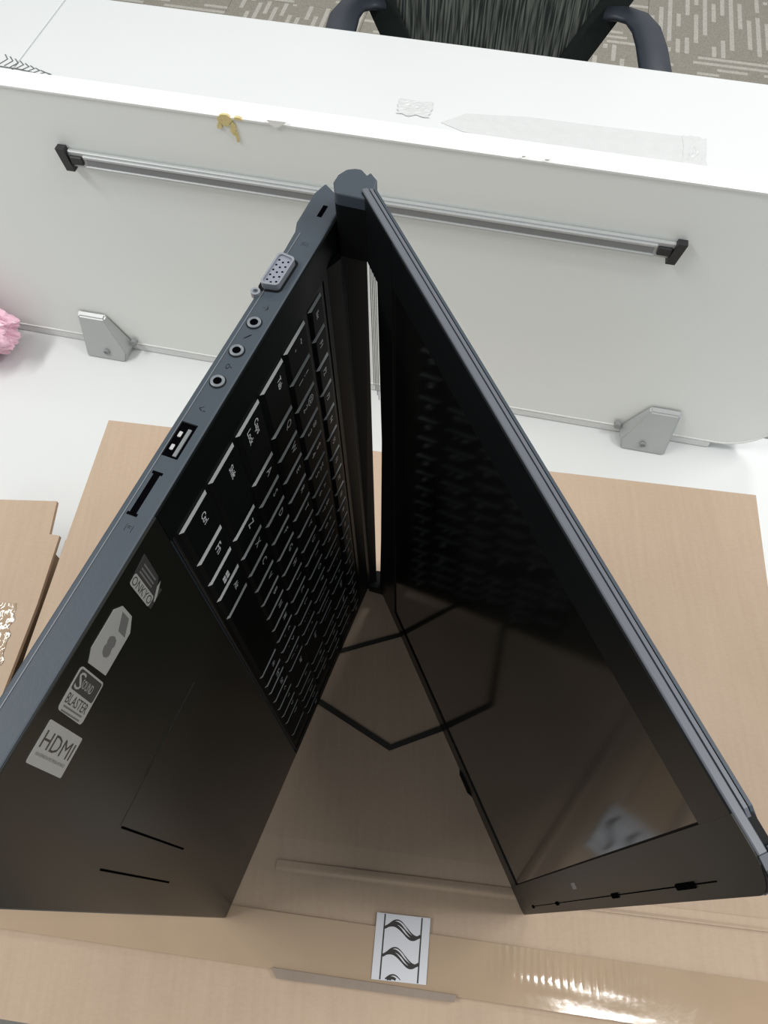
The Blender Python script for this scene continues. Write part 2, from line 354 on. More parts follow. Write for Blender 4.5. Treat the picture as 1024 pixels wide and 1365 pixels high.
# two clamp brackets
def bracket(x0, mirror, label):
    r = empty('panel_bracket', PANEL @ Matrix.Translation((x0, 0, DZ)) @ (Matrix.Scale(-1, 4, (1, 0, 0)) if False else Matrix()))
    s_ = -1 if mirror else 1
    # side outline in (x,z): straight flank, cut flank
    P0 = [(0, 0), (.054, 0), (.060, .014), (.036, .060), (-.001, .060)]
    P1 = [(.001, 0), (.053, 0), (.056, .013), (.034, .056), (.001, .056)]
    bm = bmesh.new(); A = [bm.verts.new((s_*p[0], 0, p[1])) for p in P0]; B = [bm.verts.new((s_*p[0], -.023+.017*p[1]/.056, p[1])) for p in P1]
    n = 5; bm.faces.new(A); bm.faces.new(B[::-1])
    for i in range(n): bm.faces.new((A[i], B[i], B[(i+1) % n], A[(i+1) % n]))
    bmesh.ops.recalc_face_normals(bm, faces=bm.faces)
    bmesh.ops.bevel(bm, geom=list(bm.edges), offset=.0016, segments=2, affect='EDGES')
    obj('clamp_body', bm, 'bracket_metal', r)
    bm = lathe(bmesh.new(), [(.0038, 0), (.0038, -.0028), (.0022, -.0028), (.0022, -.0020)], (s_*.030, -.0193, .012), 12, 'y'); obj('screw', bm, 'aluminium_dark', r)
    bm = lathe(bmesh.new(), [(.0042, 0), (.0042, -.006)], (s_*.063, -.001, .020), 12, 'y'); obj('side_bolt', bm, 'aluminium_dark', r)
    return tag(r, label, 'bracket')
bracket(.0955, False, 'silver metal clamp bracket holding the panel, left of the laptop near pink film')
bracket(.834, True, 'silver metal clamp bracket holding the panel, above the carton right of the laptop')

# pink film bag at the left edge
bm = bmesh.new(); bmesh.ops.create_icosphere(bm, subdivisions=5, radius=1)
for v in bm.verts:
    d = v.co.copy(); k = .8+.55*abs(noise.noise(d*1.6+Vector((3, 1, 0)))) + .20*abs(noise.noise(d*5.0))
    p = Vector((d.x*.085, d.y*.035, d.z*.042))*k
    p.z = max(p.z+.040, .001+.004*abs(noise.noise(d*4)))
    v.co = p
o = obj('plastic_bag', bm, 'pink_film', smooth=False); o.matrix_world = Matrix.Translation((-.523, .660, DZ)) @ Matrix.Rotation(pa, 4, 'Z')
tag(o, 'crumpled pink plastic film lying against the panel at the left edge', 'plastic bag')

# ------------------------------------------------------------ office chair beyond the far desk
CH = Matrix.Translation((.250, 1.70, FZ)) @ Matrix.Rotation(math.radians(-4), 4, 'Z')     # faces -y, towards the desks
ch = empty('office_chair', CH)
zb0, zb1 = .44, 1.02
def bw(z):   # half width of the back at height z
    t_ = (z-zb0)/(zb1-zb0); return .170+.14*min(1, t_*2.0)-.05*max(0, t_-.6)
def back_sheet(bm, ins, y0, th, mi=0):
    NZ, NX = 14, 12; G_ = {}
    for s_ in (0, 1):
        for i in range(NZ+1):
            z = zb0+ins+(zb1-zb0-2*ins)*i/NZ; hw = bw(z)-ins
            for j in range(NX+1):
                x = -hw+2*hw*j/NX; y = y0+.05*(z-zb0)-.35*(x*x)+th*s_
                G_[s_, i, j] = bm.verts.new((x, y, z))
    for i in range(NZ):
        for j in range(NX):
            bm.faces.new((G_[0, i, j], G_[0, i, j+1], G_[0, i+1, j+1], G_[0, i+1, j])); bm.faces.new((G_[1, i+1, j], G_[1, i+1, j+1], G_[1, i, j+1], G_[1, i, j]))
    for i in range(NZ):
        for j in (0, NX): bm.faces.new((G_[0, i, j], G_[0, i+1, j], G_[1, i+1, j], G_[1, i, j]))
    for j in range(NX):
        for i in (0, NZ): bm.faces.new((G_[0, i, j], G_[0, i, j+1], G_[1, i, j+1], G_[1, i, j]))
    return bm
obj('back_mesh', back_sheet(bmesh.new(), .035, .0, .003), 'chair_mesh', ch, smooth=True)
bm = bmesh.new()
loop = []
for i in range(15): z = zb0+(zb1-zb0)*i/14; loop.append((bw(z)-.028, z))
L_ = [(x, z) for x, z in loop]+[(x*.5, zb1) for x in (bw(zb1)-.028,)]+[(0, zb1+.005)]
full = L_+[(-x, z) for x, z in reversed(L_[:-1])]
NR = len(full); rings = []
for i, (x, z) in enumerate(full):
    xp, zp = full[(i-1) % NR]; xn, zn = full[(i+1) % NR]; d = Vector((xn-xp, 0, zn-zp)).normalized(); nn = Vector((d.z, 0, -d.x))
    y = .05*(z-zb0)-.35*x*x
    c = Vector((x, y+.002, z)); rings.append([bm.verts.new(c+nn*a+Vector((0, b_, 0))) for a, b_ in ((-.027, -.012), (.027, -.012), (.027, .014), (-.027, .014))])
for i in range(NR):
    A, B = rings[i], rings[(i+1) % NR]
    for q in range(4): bm.faces.new((A[q], A[(q+1) % 4], B[(q+1) % 4], B[q]))
obj('back_frame', bm, 'dark_fabric', ch)
def tube(bm, pts, rx, ry, n=10, up=Vector((0, 0, 1))):
    R_ = []
    for i, p in enumerate(pts):
        p = Vector(p); d = (Vector(pts[min(i+1, len(pts)-1)])-Vector(pts[max(i-1, 0)])).normalized()
        s_ = d.cross(up); s_ = s_.normalized() if s_.length > 1e-3 else Vector((1, 0, 0)); u_ = s_.cross(d).normalized()
        R_.append([bm.verts.new(p+s_*rx*math.cos(2*math.pi*k/n)+u_*ry*math.sin(2*math.pi*k/n)) for k in range(n)])
    for a, b in zip(R_, R_[1:]):
        for k in range(n): bm.faces.new((a[k], a[(k+1) % n], b[(k+1) % n], b[k]))
    bm.faces.new(R_[0][::-1]); bm.faces.new(R_[-1]); return bm
for s_ in (-1, 1):
    # armrest loop: rises from the seat, runs back over a soft pad and curves down behind
    bm = tube(bmesh.new(), [(s_*.290, -.30, .55), (s_*.306, -.318, .60), (s_*.310, -.30, .640), (s_*.310, -.24, .652), (s_*.310, -.16, .655), (s_*.306, -.10, .655), (s_*.292, -.055, .653), (s_*.262, -.032, .650), (s_*.235, -.022, .645)], .032, .012, 12, Vector((0, .15, 1)))
    obj('armrest', bm, 'chair_arm', ch, smooth=True)
    bm = tube(bmesh.new(), [(s_*.235, -.22, .44), (s_*.29, -.25, .46), (s_*.315, -.27, .52), (s_*.325, -.27, .63)], .016, .02, 10, Vector((0, 1, 0))); obj('arm_support', bm, 'chair_arm', ch, smooth=True)
bm = bmesh.new(); prism(bm, rounded([(-.24, -.48), (.24, -.48), (.22, -.03), (-.22, -.03)], .06), .42, .48); bmesh.ops.bevel(bm, geom=[e for e in bm.edges if abs(e.verts[0].co.z-e.verts[1].co.z) < 1e-5], offset=.015, segments=2, affect='EDGES'); obj('seat', bm, 'dark_fabric', ch)
obj('back_bar', boxbm(-.04, .04, .0, .05, .37, .50, bevel=.01), 'black_plastic', ch)
obj('column', lathe(bmesh.new(), [(.028, .10), (.028, .25), (.02, .25), (.02, .42)], (0, -.25, 0)), 'black_plastic', ch)
for k in range(5):
    a = 2*math.pi*k/5+.3; dx, dy = math.cos(a), math.sin(a)
    obj('base_arm', tube(bmesh.new(), [(0, -.25, .11), (dx*.15, -.25+dy*.15, .10), (dx*.29, -.25+dy*.29, .07)], .022, .014), 'black_plastic', ch)
    obj('caster', lathe(bmesh.new(), [(.018, -.022), (.028, -.018), (.028, .018), (.018, .022)], (dx*.29, -.25+dy*.29, .028), 16, 'y'), 'black_plastic', ch)
tag(ch, 'dark office chair with mesh back and curved armrests behind the far desk', 'chair')

# ------------------------------------------------------------ cartons (leaning frame; bottoms on the desk)
TI = TILT.inverted()
def to_desk(x, y):       # bottom point of a carton wall below (x, y) of the leaning frame, on the desk
    p = TILT @ Vector((x, y, 0)); p.z = DZ+.0006; return TI @ p
def line_y(p, q, x): return p[1]+(q[1]-p[1])*(x-p[0])/(q[0]-p[0])
BL, BR = Vector((-.2645, .4028)), Vector((.3051, .3231)); vdir = Vector((-.105, -.9945))
S0, S1 = (-.307, .0015), (.264, -.0657)        # closing edge line
K0, K1 = (-.307, .0620), (.264, -.0060)        # score line
F0, F1 = (-.312, -.0460), (.262, -.1150)       # front edge
ctn = empty('cardboard_carton', TILT)
def atl(y): return BL.x+vdir.x/vdir.y*(y-BL.y)
def atr(y): return BR.x-.112*(BR.y-y)
# body walls
top = [BL, BR, Vector(F1), Vector(F0)]
bm = bmesh.new()
A = [bm.verts.new((p.x, p.y, -.004)) for p in top]; B = [bm.verts.new(to_desk(p.x, p.y)) for p in top]
bm.faces.new(A[::-1]); bm.faces.new(B)
for i in range(4): bm.faces.new((A[i], A[(i+1) % 4], B[(i+1) % 4], B[i]))
bmesh.ops.bevel(bm, geom=[e for e in bm.edges if (e.verts[0] in A) != (e.verts[1] in A)], offset=.010, segments=3, affect='EDGES')
obj('carton_body', bm, 'cardboard', ctn)
def sheet(name, quad, z0, z1, m, nx=24, ny=6, zf=None, parent=ctn, th=.004, lab=None):
    """thin board over a quad a,b,c,d (a-b far edge, d-c near edge); zf(u,v) adds height"""
    bm = bmesh.new(); G_ = {}
    a, b, c, d = [Vector(p) for p in quad]
    for s_ in (0, 1):
        for i in range(nx+1):
            for j in range(ny+1):
                u, v = i/nx, j/ny; p = (a*(1-u)+b*u)*(1-v)+(d*(1-u)+c*u)*v
                z = z0+(z1-z0)*v+(zf(u, v) if zf else 0)
                G_[s_, i, j] = bm.verts.new((p.x, p.y, z-th*s_))
    for i in range(nx):
        for j in range(ny):
            bm.faces.new((G_[0, i, j], G_[0, i, j+1], G_[0, i+1, j+1], G_[0, i+1, j])); bm.faces.new((G_[1, i, j], G_[1, i+1, j], G_[1, i+1, j+1], G_[1, i, j+1]))
    for i in range(nx):
        for j in (0, ny): bm.faces.new((G_[0, i, j], G_[0, i+1, j], G_[1, i+1, j], G_[1, i, j]))
    for j in range(ny):
        for i in (0, nx): bm.faces.new((G_[0, i, j], G_[0, i, j+1], G_[1, i, j+1], G_[1, i, j]))
    o = obj(name, bm, m, parent, smooth=False)
    if lab: o['label'] = lab
    return o
kl, kr = (atl(.062), K0[1]), (atr(-.006), K1[1]); sl, sr = (atl(.0015), S0[1]), (atr(-.0657), S1[1]); flp, frp = (atl(-.046), F0[1]), (atr(-.115), F1[1])
sheet('top_panel', [BL, BR, kr, kl], 0, 0, 'cardboard', 30, 20, lambda u, v: .0008*math.sin(6*v)*math.sin(5*u)*(1-v) - .0012*max(0, (v-.96)/.04))
sheet('closure_flap', [kl, kr, sr, sl], -.0012, 0, 'cardboard', 30, 6, lambda u, v: -.0008*math.sin(math.pi*v), lab='narrow scored closing flap')
sheet('front_panel', [sl, sr, frp, flp], -.0022, -.0030, 'cardboard', 30, 4)
# hand-slot tab at the closing edge
def sp(x): return (x, line_y(S0, S1, x))
ud = (Vector(S1)-Vector(S0)).normalized(); nd = Vector((ud.y, -ud.x))   # nd points to the near side
a, b = Vector(sp(-.0798)), Vector(sp(.0366))
bm = bmesh.new(); q = [a-nd*.001, b-nd*.001, b+nd*.0030-ud*.001, a+nd*.0045+ud*.004]
prism(bm, [tuple(p) for p in q], -.002, .0026); obj('lock_tab', bm, 'cardboard_edge', ctn)['label'] = 'raised grey-brown tab edge'
bm = bmesh.new(); NB = 60; G_ = []
for i in range(NB+1):
    x = -.082+.345*i/NB; c = Vector((x, line_y((-.0809, .0339), (.2383, .0012), x))); am = .0010*(1-.75*max(0, (x-.08)/.18))*min(1, (i+1)/12)
    G_.append([bm.verts.new((c.x+nd.x*d_, c.y+nd.y*d_, .0001+am*h_)) for d_, h_ in ((-.0042, 0), (-.0018, .6), (0, 1), (.0010, .55), (.0016, -.6), (.0030, -.6))])
for a_, b_ in zip(G_, G_[1:]):
    for k_ in range(5): bm.faces.new((a_[k_], b_[k_], b_[k_+1], a_[k_+1]))
obj('score_ridge', bm, 'cardboard', ctn, smooth=True)
# printed outline
bm = bmesh.new()
hexa = [(-.0587-.030, .1455+.0190), (-.0587, .1455), (-.0054, .1121), (.0312, .1256), (.078, .143), (.090, .190), (.058, .2137)]
ribbon(bm, hexa, .0042, .0006, .0003)
obj('printed_line', bm, 'black_ink', ctn)['label'] = 'black bent line printed on the board'
obj('printed_line', ribbon(bmesh.new(), [(-.0887, .1645), (-.085, .1722), (-.0433, .1844), (.0012, .1972), (.055, .2127)], .0034, .0006, .0003), 'black_ink', ctn)
# packing tape with corrugation ripples
NU, NV = 560, 10; bm = bmesh.new(); G_ = {}
for i in range(NU+1):
    u = i/NU; x = sl[0]+(sr[0]-sl[0])*u
    for j in range(NV+1):
        v = j/NV; c = Vector((x, line_y(S0, S1, x)))-nd*(.0320*(1-v))
        zone = math.exp(-((x-.105)/.050)**4)*max(0, 1-abs(v-.28)/.40)
        z = .0006-.0004*math.sin(math.pi*v) + .00030*math.sin(2*math.pi*x/.0046+2.2*noise.noise(Vector((x*60, v*2, 0))))*zone*(.5+noise.noise(Vector((x*150, v*4, 4))))
        z += .00030*noise.noise(Vector((x*22, v*2.0, 9)))*(.25+zone) + .00030*math.exp(-((v-.62-1.6*(x-.10)+9*(x-.10)**2)**2)/.0022)*math.exp(-((x-.105)/.045)**4)
        G_[i, j] = bm.verts.new((c.x, c.y, max(z, -.0006)))
for i in range(NU):
    for j in range(NV): bm.faces.new((G_[i, j], G_[i+1, j], G_[i+1, j+1], G_[i, j+1]))
obj('packing_tape', bm, 'tape', ctn, smooth=True)['label'] = 'glossy brown tape rippled over the corrugation'
# white sticker with wavy drawing
L0, L1, L2, L3 = [Vector(p) for p in ((-.0133, .0072), (.0215, .0040), (.0179, -.0329), (-.0166, -.0300))]
ctr = (L0+L1+L2+L3)/4
bm = prism(bmesh.new(), [tuple(p) for p in (L0, L1, L2, L3)], .0010, .00135); st = obj('label_sticker', bm, 'paper', ctn); st['label'] = 'white sticker with two wavy bands'
def LP(u, v): p = (L0*(1-u)+L1*u)*(1-v)+(L3*(1-u)+L2*u)*v; return (p.x, p.y)
for uu in (.155, .845): obj('printed_border', ribbon(bmesh.new(), [LP(uu, 0.01), LP(uu, .5), LP(uu, .99)], .0009, .00136, .00008), 'black_ink', st)
for k, vv in enumerate((.20, .62, 1.02)):
    bm = bmesh.new()
    for q_, (dv, wd, ph) in enumerate(((0, .0012, 0), (.055, .0008, .12), (-.045, .0006, -.1), (.03, .0007, .25))):
        pts = []; ws = []
        for i in range(25):
            t_ = i/24; u = .17+.66*t_; v = vv+dv*math.sin(math.pi*t_)*1.2-.085*math.sin(2*math.pi*t_*.95+ph-.3)+.05*t_
            if v > .985: continue
            pts.append(LP(u, v)); ws.append(wd*(.6+.9*abs(math.sin(math.pi*t_*1.5+.5))))
        if len(pts) > 2: ribbon(bm, pts, ws, .00138+q_*.00001, .00006)
    obj('printed_wave', bm, 'grey_ink' if False else 'black_ink', st)
# side flap strip in the gap at the left
bm = bmesh.new(); sc = 1.0
G4 = [(-.2830, .2850, -.010), (-.2745, .2840, -.002), (-.2835, .2080, -.002), (-.2895, .2080, -.010)]
A = [bm.verts.new(p) for p in G4]; B = [bm.verts.new((p[0], p[1], p[2]-.004)) for p in G4]
bm.faces.new(A); bm.faces.new(B[::-1])
for i in range(4): bm.faces.new((A[i], B[i], B[(i+1) % 4], A[(i+1) % 4]))
obj('side_flap', bm, 'cardboard', ctn)
tag(ctn, 'large brown cardboard carton carrying the standing laptop, taped near the front', 'carton')
# second carton at the left
k = 1+.012/CAMZ
c2 = empty('cardboard_carton', TILT)
out = [(-.62, .335), (-.2935*k, .3174*k), (-.2928*k, .2855*k), (-.2840*k, .2841*k), (-.2885*k, .2227*k), (-.298*k, .150*k), (-.318, .03), (-.330, -.065), (-.64, -.035)]
bm = bmesh.new(); prism(bm, out, -.016, -.012); obj('top_panel', bm, 'cardboard', c2)
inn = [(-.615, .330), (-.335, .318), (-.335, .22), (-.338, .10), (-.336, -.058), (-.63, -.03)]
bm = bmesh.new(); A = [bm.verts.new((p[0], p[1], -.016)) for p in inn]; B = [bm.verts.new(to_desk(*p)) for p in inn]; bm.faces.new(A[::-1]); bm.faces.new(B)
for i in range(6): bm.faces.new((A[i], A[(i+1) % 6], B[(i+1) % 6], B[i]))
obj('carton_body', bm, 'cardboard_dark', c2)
NU, NV = 120, 44; bm = bmesh.new(); G_ = {}
for i in range(NU+1):
    for j in range(NV+1):
        x, y = -.430+(.1185+.004*noise.noise(Vector((j*.17, 0, 3))))*i/NU, .176+.052*j/NV
        G_[i, j] = bm.verts.new((x, y, -.0114+(.0003*noise.noise(Vector((x*120, y*90, 2)))+.00035*noise.noise(Vector((x*320, y*260, 5))))*math.exp(-((x+.330)/.04)**2)))
for i in range(NU):
    for j in range(NV): bm.faces.new((G_[i, j], G_[i+1, j], G_[i+1, j+1], G_[i, j+1]))
obj('packing_tape', bm, 'tape', c2, smooth=True)
tag(c2, 'brown cardboard carton at the left edge beside the large carton', 'carton')

# ------------------------------------------------------------ laptop
HB, UB = Vector((-.02467, .23495)), Vector((-.35515, -.93481)).normalized()
HL, UL = Vector((-.01384, .23497)), Vector((.38720, -.92200)).normalized()
lap = empty('laptop', TILT @ Matrix.Translation((-.019, .235, .0008)))
def frame(o_, u_): return Matrix.Translation((o_.x+.019, o_.y-.235, 0)) @ Matrix.Rotation(math.atan2(u_.y, u_.x), 4, 'Z')
FB, FL = frame(HB, UB), frame(HL, UL)
WB, WL, D = .3600, .3745, .2487
# base: x = from hinge to front edge, y = out of the keyboard face, z = from right side (down) to left side (up)
prof = [(-.0119, 0), (-.0195, -.0115), (-.0127, -.0134), (.0049, -.0131), (.0095, -.0116), (.0197, -.0112), (.2, -.0112), (.2470, -.0095), (D, -.005), (D, -.001), (D-.001, 0)]
prof_t = [(-.0119, 0), (-.0135, -.0022), (D+.0002, -.0022), (D, -.0008), (D-.001, 0)]
bm = prism(bmesh.new(), prof, .0, WB-.0006)
# hollow the keyboard well
base = obj('base', bm, 'shell', lap, FB)
bv = base.modifiers.new('b', 'BEVEL'); bv.width = .0007; bv.segments = 2; bv.limit_method = 'ANGLE'
# deeper belly under the base, inset from the rims
bm = bmesh.new(); P0 = [(.012, .018), (.232, .018), (.232, WB-.035), (.012, WB-.035)]; P1 = [(.02, .03), (.215, .03), (.215, WB-.05), (.02, WB-.05)]
A = [bm.verts.new((p[0], -.0105, p[1])) for p in P0]; B = [bm.verts.new((p[0], -.023, p[1])) for p in P1]; bm.faces.new(A); bm.faces.new(B[::-1])
for i in range(4): bm.faces.new((A[i], B[i], B[(i+1) % 4], A[(i+1) % 4]))
obj('belly', bm, 'black_plastic', base)
# palm rest plate, deck plates: thin glossy dark plates on the silver shell, leaving the rim
RIM = .0004
obj('palm_rest', boxbm(.1365, D-.0008, -.0005, .0006, .0015, WB-.0010, bevel=.0003), 'palm', base)
KX0, KX1, KZ0, KZ1 = .0140, .1345, .0105, .3425
bm = bmesh.new()
box(bm, -.0110, KX0, -.0005, .0006, .0015, WB-.0010); box(bm, KX0, .1365, -.0005, .0006, KZ1, WB-.0010); box(bm, KX0, .1365, -.0005, .0006, .0015, KZ0)
obj('deck_frame', bm, 'deck', base)
obj('keyboard_tray', boxbm(KX0, KX1+.0008, -.0006, .0001, KZ0, KZ1), 'shell_dark', base)
obj('tray_rim', boxbm(.1348, .1358, .0004, .0009, KZ0, KZ1, bevel=.0004), 'bezel', base)
bm = prism(bmesh.new(), [(-.0115, .0), (-.0100, .0024), (.0035, .0034), (.0105, .0006), (.0105, 0)], .020, .345); obj('speaker_bar', bm, 'deck', base)
# seam along the side rim between upper and lower case
obj('case_seam', boxbm(.010, .240, -.0093, -.0090, WB-.0011, WB-.0004), 'jack_ring', base)
# keys
TX = Matrix(((0, -1, 0, 0), (0, 0, 1, 0), (-1, 0, 0, 0), (0, 0, 0, 1)))     # text x -> -z, text y -> -x, text normal -> +y
def key(x0, x1, z1, z0, leg=None, size=.0042):
    size *= 1.2
    bm = bmesh.new(); h = .0012; t_ = .0011; y0 = .0002
    g = .0007
    xa, xb, za, zb = x0-.0012, x1+.0018, z0+g, z1-g
    lo = [bm.verts.new(p) for p in ((xa, y0, za), (xb, y0, za), (xb, y0, zb), (xa, y0, zb))]
    hi = [bm.verts.new(p) for p in ((x0, y0+h, za+.0013), (x1, y0+h, za+.0013), (x1, y0+h, zb-.0009), (x0, y0+h, zb-.0009))]
    mdl = [bm.verts.new((l_.co.x*.2+h_.co.x*.8, y0+h*.84, l_.co.z*.42+h_.co.z*.58)) for l_, h_ in zip(lo, hi)]
    bm.faces.new(hi); bm.faces.new(lo[::-1])
    for i in range(4):
        j = (i+1) % 4
        f1 = bm.faces.new((lo[i], lo[j], mdl[j], mdl[i])); f2 = bm.faces.new((mdl[i], mdl[j], hi[j], hi[i]))
    bmesh.ops.recalc_face_normals(bm, faces=bm.faces)
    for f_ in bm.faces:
        if f_.normal.z > .5: f_.material_index = 2  # up-facing key sides coloured paler to stand for the ceiling highlight
    if leg:
        lines = leg if isinstance(leg, (list, tuple)) else [leg]
        for li, s in enumerate(lines):
            sz = size*(1 if len(s) <= 2 else .72)
            wtxt = len(s)*sz*.62
            mw = Matrix.Translation((x0+.0052+li*.0052, y0+h+.00012, zb-.0030-wtxt/2)) @ TX
            if s == '#win':
                for a_ in (0, 1):
                    for b_ in (0, 1):
                        zc, xc = zb-.0065-a_*.0024, x0+.0060+b_*.0024
                        vsq = [bm.verts.new((xc+p, y0+h+.0001, zc-q)) for p, q in ((0, 0), (.0020, 0), (.0020, .0020), (0, .0020))]
                        bm.faces.new(vsq).material_index = 1
            else: text_into(bm, s, mw, sz, 1, bold=.00005)
    return obj('key', bm, ['key', 'legend', 'key_glint_tongue_grey'], base)
P = .0172
def row(x0, x1, z, items, size=.0046):
    for it in items:
        wk, s = it
        if s is not None: key(x0, x1, z, z-wk, s or None, size)
        z -= wk
    return z
FR = [(P, 'Esc')]+[(.0178 if i % 4 else .0178, 'F%d' % i) for i in range(1, 13)]+[(P, 'Pau'), (P, 'Ins'), (P*.98, 'Del'), (P*.98, 'Hm'), (P*.98, 'PgU'), (P*.9, 'PgD')]
row(.0186, .0276, .3400, FR, .0034)
row(.0342, .0500, .3400, [(.0190, ['~', '`'])]+[(.0178, [a, b]) for a, b in zip('!@#$%^&*()_+', '1234567890-=')]+[(.0270, 'Back'), (.0165, 'Num'), (.0165, '/'), (.0165, '*'), (.0165, '-')])
row(.0543, .0700, .3400, [(.0285, ['Tab'])]+[(P+.0001, c) for c in 'QWERTYUIOP']+[(P, ['{', '[']), (P, ['}', ']']), (.0245, ['|', '\\']), (.0165, '7'), (.0165, '8'), (.0165, '9'), (.0165, '+')])
row(.0746, .0897, .3400, [(.0340, ['Caps', 'Lock'])]+[(P+.0001, c) for c in 'ASDFGHJKL']+[(P, [':', ';']), (P, ['"', "'"]), (.0385, 'Enter'), (.0165, '4'), (.0165, '5'), (.0165, '6'), (.0165, None)])
row(.0948, .1102, .3400, [(.0435, ['Shift'])]+[(P, c) for c in 'ZXCVBNM']+[(P, ['<', ',']), (P, ['>', '.']), (P, ['?', '/']), (.0330, 'Shift'), (.0175, '^'), (.0165, '1'), (.0165, '2'), (.0165, '3'), (.0165, 'Ent')])
row(.1153, .1306, .3400, [(.0250, 'Ctrl'), (.0180, 'Fn'), (.0158, '#win'), (.0190, 'Alt'), (.0865, ''), (P, 'Alt'), (P*.8, 'Fn'), (P, 'Ctrl'), (.0175, '<'), (.0175, 'v'), (.0175, '>'), (.0330, '0'), (.0165, '.'), (.0165, None)])
# touchpad outline and button slits
obj('touchpad', boxbm(.1610, .2180, .0005, .00075, .1690, .2620, bevel=.0001), 'palm', base)
obj('touchpad_edge', boxbm(.1610, .2000, .0006, .00095, .2620, .2625), 'bezel_top', base)
obj('button_slit', boxbm(.2178, .2187, .0004, .0008, .1690, .2600), 'hole', base)
obj('button_slit', boxbm(.2330, .2338, .0004, .0008, .1670, .2595), 'hole', base)
# stickers: quads (x range, z range) on the palm rest
def sticker(quad, m, lab=None):
    bm = prism(bmesh.new(), quad, .0006, .0008, 'y'); o = obj('palm_sticker', bm, m, base)
    if lab: o['label'] = lab
    return o
def words(o, items):
    for s, x, z, wd, hg, m in items:
        bm = text_into(bmesh.new(), s, Matrix.Translation((x, .00086, z)) @ TX, .01, 0, fit=(wd, hg), bold=0); obj('lettering', bm, m, o)
o = sticker(rounded([(.1992, .3510), (.1994, .3273), (.2116, .3270), (.2114, .3509)], .0006), 'sticker_silver', 'silver sticker with HDMI lettering')
words(o, [('HDMI', .2042, .3390, .0205, .0048, 'sticker_dark'), ('HIGH-DEFINITION MULTIMEDIA INTERFACE', .2083, .3390, .0200, .0009, 'sticker_mid')])
o = sticker(rounded([(.1832, .3515), (.1832, .3335), (.1966, .3328), (.1962, .3508)], .0014), 'sticker_silver', 'sticker reading Sound Blaster')
obj('print_block', prism(bmesh.new(), rounded([(.1838, .3508), (.1838, .3342), (.1900, .3340), (.1898, .3506)], .0009), .0008, .00084, 'y'), 'sticker_dark', o)
words(o, [('S', .1868, .3477, .0042, .0050, 'sticker_silver'), ('SOUND', .1870, .3420, .0082, .0026, 'sticker_silver'), ('BLASTER', .1922, .3422, .0150, .0030, 'sticker_dark')])
for x_ in (.1943, .1956): obj('fine_print', boxbm(x_, x_+.0005, .0008, .00084, .3355, .3490), 'sticker_mid', o)
o = sticker([(.1628, .3485), (.1628, .3400), (.1668, .3352), (.1812, .3352), (.1816, .3490), (.1780, .3520), (.1655, .3521)], 'sticker_silver', 'silver rounded sticker with a faint emblem')
bm = bmesh.new()
for k_ in range(4): prism(bm, [(.1730+.0018*math.cos(a+k_)*1.2+(.0008*k_), .3430+.0030*math.sin(a)) for a in [j*math.pi/4 for j in range(8)]], .00081+k_*.00001, .00084+k_*.00001, 'y')
obj('print_emblem', bm, 'sticker_mid', o)
obj('print_block', prism(bmesh.new(), [(.1640, .3470), (.1640, .3410), (.1690, .3370), (.1690, .3430)], .0008, .00084, 'y'), 'sticker_mid', o)
o = sticker([(.1470, .3535), (.1475, .3380), (.1500, .3345), (.1490, .3310), (.1565, .3310), (.1565, .3520)], 'sticker_dark', 'dark narrow sticker reading ONKYO')
bm = prism(bmesh.new(), rounded([(.1530, .3525), (.1530, .3335), (.1568, .3335), (.1568, .3525)], .001), .0008, .00084, 'y'); obj('print_block', bm, 'sticker_silver', o)
words(o, [('ONKYO', .1549, .3430, .0180, .0028, 'sticker_dark')])
for x_ in (.1488, .1502, .1514): obj('fine_print', boxbm(x_, x_+.0006, .0008, .00084, .3385, .3505), 'sticker_mid', o)
obj('print_block', prism(bmesh.new(), [(.1478, .3350), (.1520, .3318), (.1540, .3312), (.1540, .3320), (.1500, .3352)], .0008, .00084, 'y'), 'sticker_silver', o)
# ports on the left side (the face turned up)
ZT = WB-.0008
def dshape(dx, dz, x0, x1, y0, y1): return rounded([(x0+dx, y0), (x1+dx, y0+.0006), (x1+dx-.0008, y1), (x0+dx+.0008, y1)], .0018)
vg = rounded([(.0240, -.0108), (.0412, -.0110), (.0400, -.0040), (.0252, -.0038)], .0017, 5)
vgi = rounded([(.0249, -.0101), (.0403, -.0103), (.0392, -.0047), (.0260, -.0045)], .0013, 5)
vp = obj('vga_port', prism(bmesh.new(), rounded([(.0228, -.0118), (.0424, -.0120), (.0408, -.0031), (.0242, -.0029)], .0021, 5), ZT-.001, ZT+.0004), 'shell_dark', base)
bm = bmesh.new(); n = len(vg)
rg = [[bm.verts.new((p[0], p[1], z)) for p in pp] for pp, z in ((vg, ZT), (vg, ZT+.0030), (vgi, ZT+.0030), (vgi, ZT+.0024))]
for a_, b_ in zip(rg, rg[1:]):
    for i in range(n): bm.faces.new((a_[i], a_[(i+1) % n], b_[(i+1) % n], b_[i]))
obj('connector_shell', bm, 'port_metal', vp)
obj('connector_face', prism(bmesh.new(), vgi, ZT, ZT+.0024), 'port_blue', vp)
bm = bmesh.new()
for r_ in range(3):
    for c_ in range(5):
        lathe(bm, [(.00042, 0), (.00042, .0002)], (.0272+c_*.0026+(.0008 if r_ == 1 else 0)+.0005, -.0092+r_*.0018, ZT+.0023), 8)
obj('pin_holes', bm, 'hole', vp)
obj('screw_post', lathe(bmesh.new(), [(.0018, 0), (.0018, .0022), (.0010, .0022), (.0010, .0012)], (.0440, -.0112, ZT-.0006), 12), 'port_metal', vp)
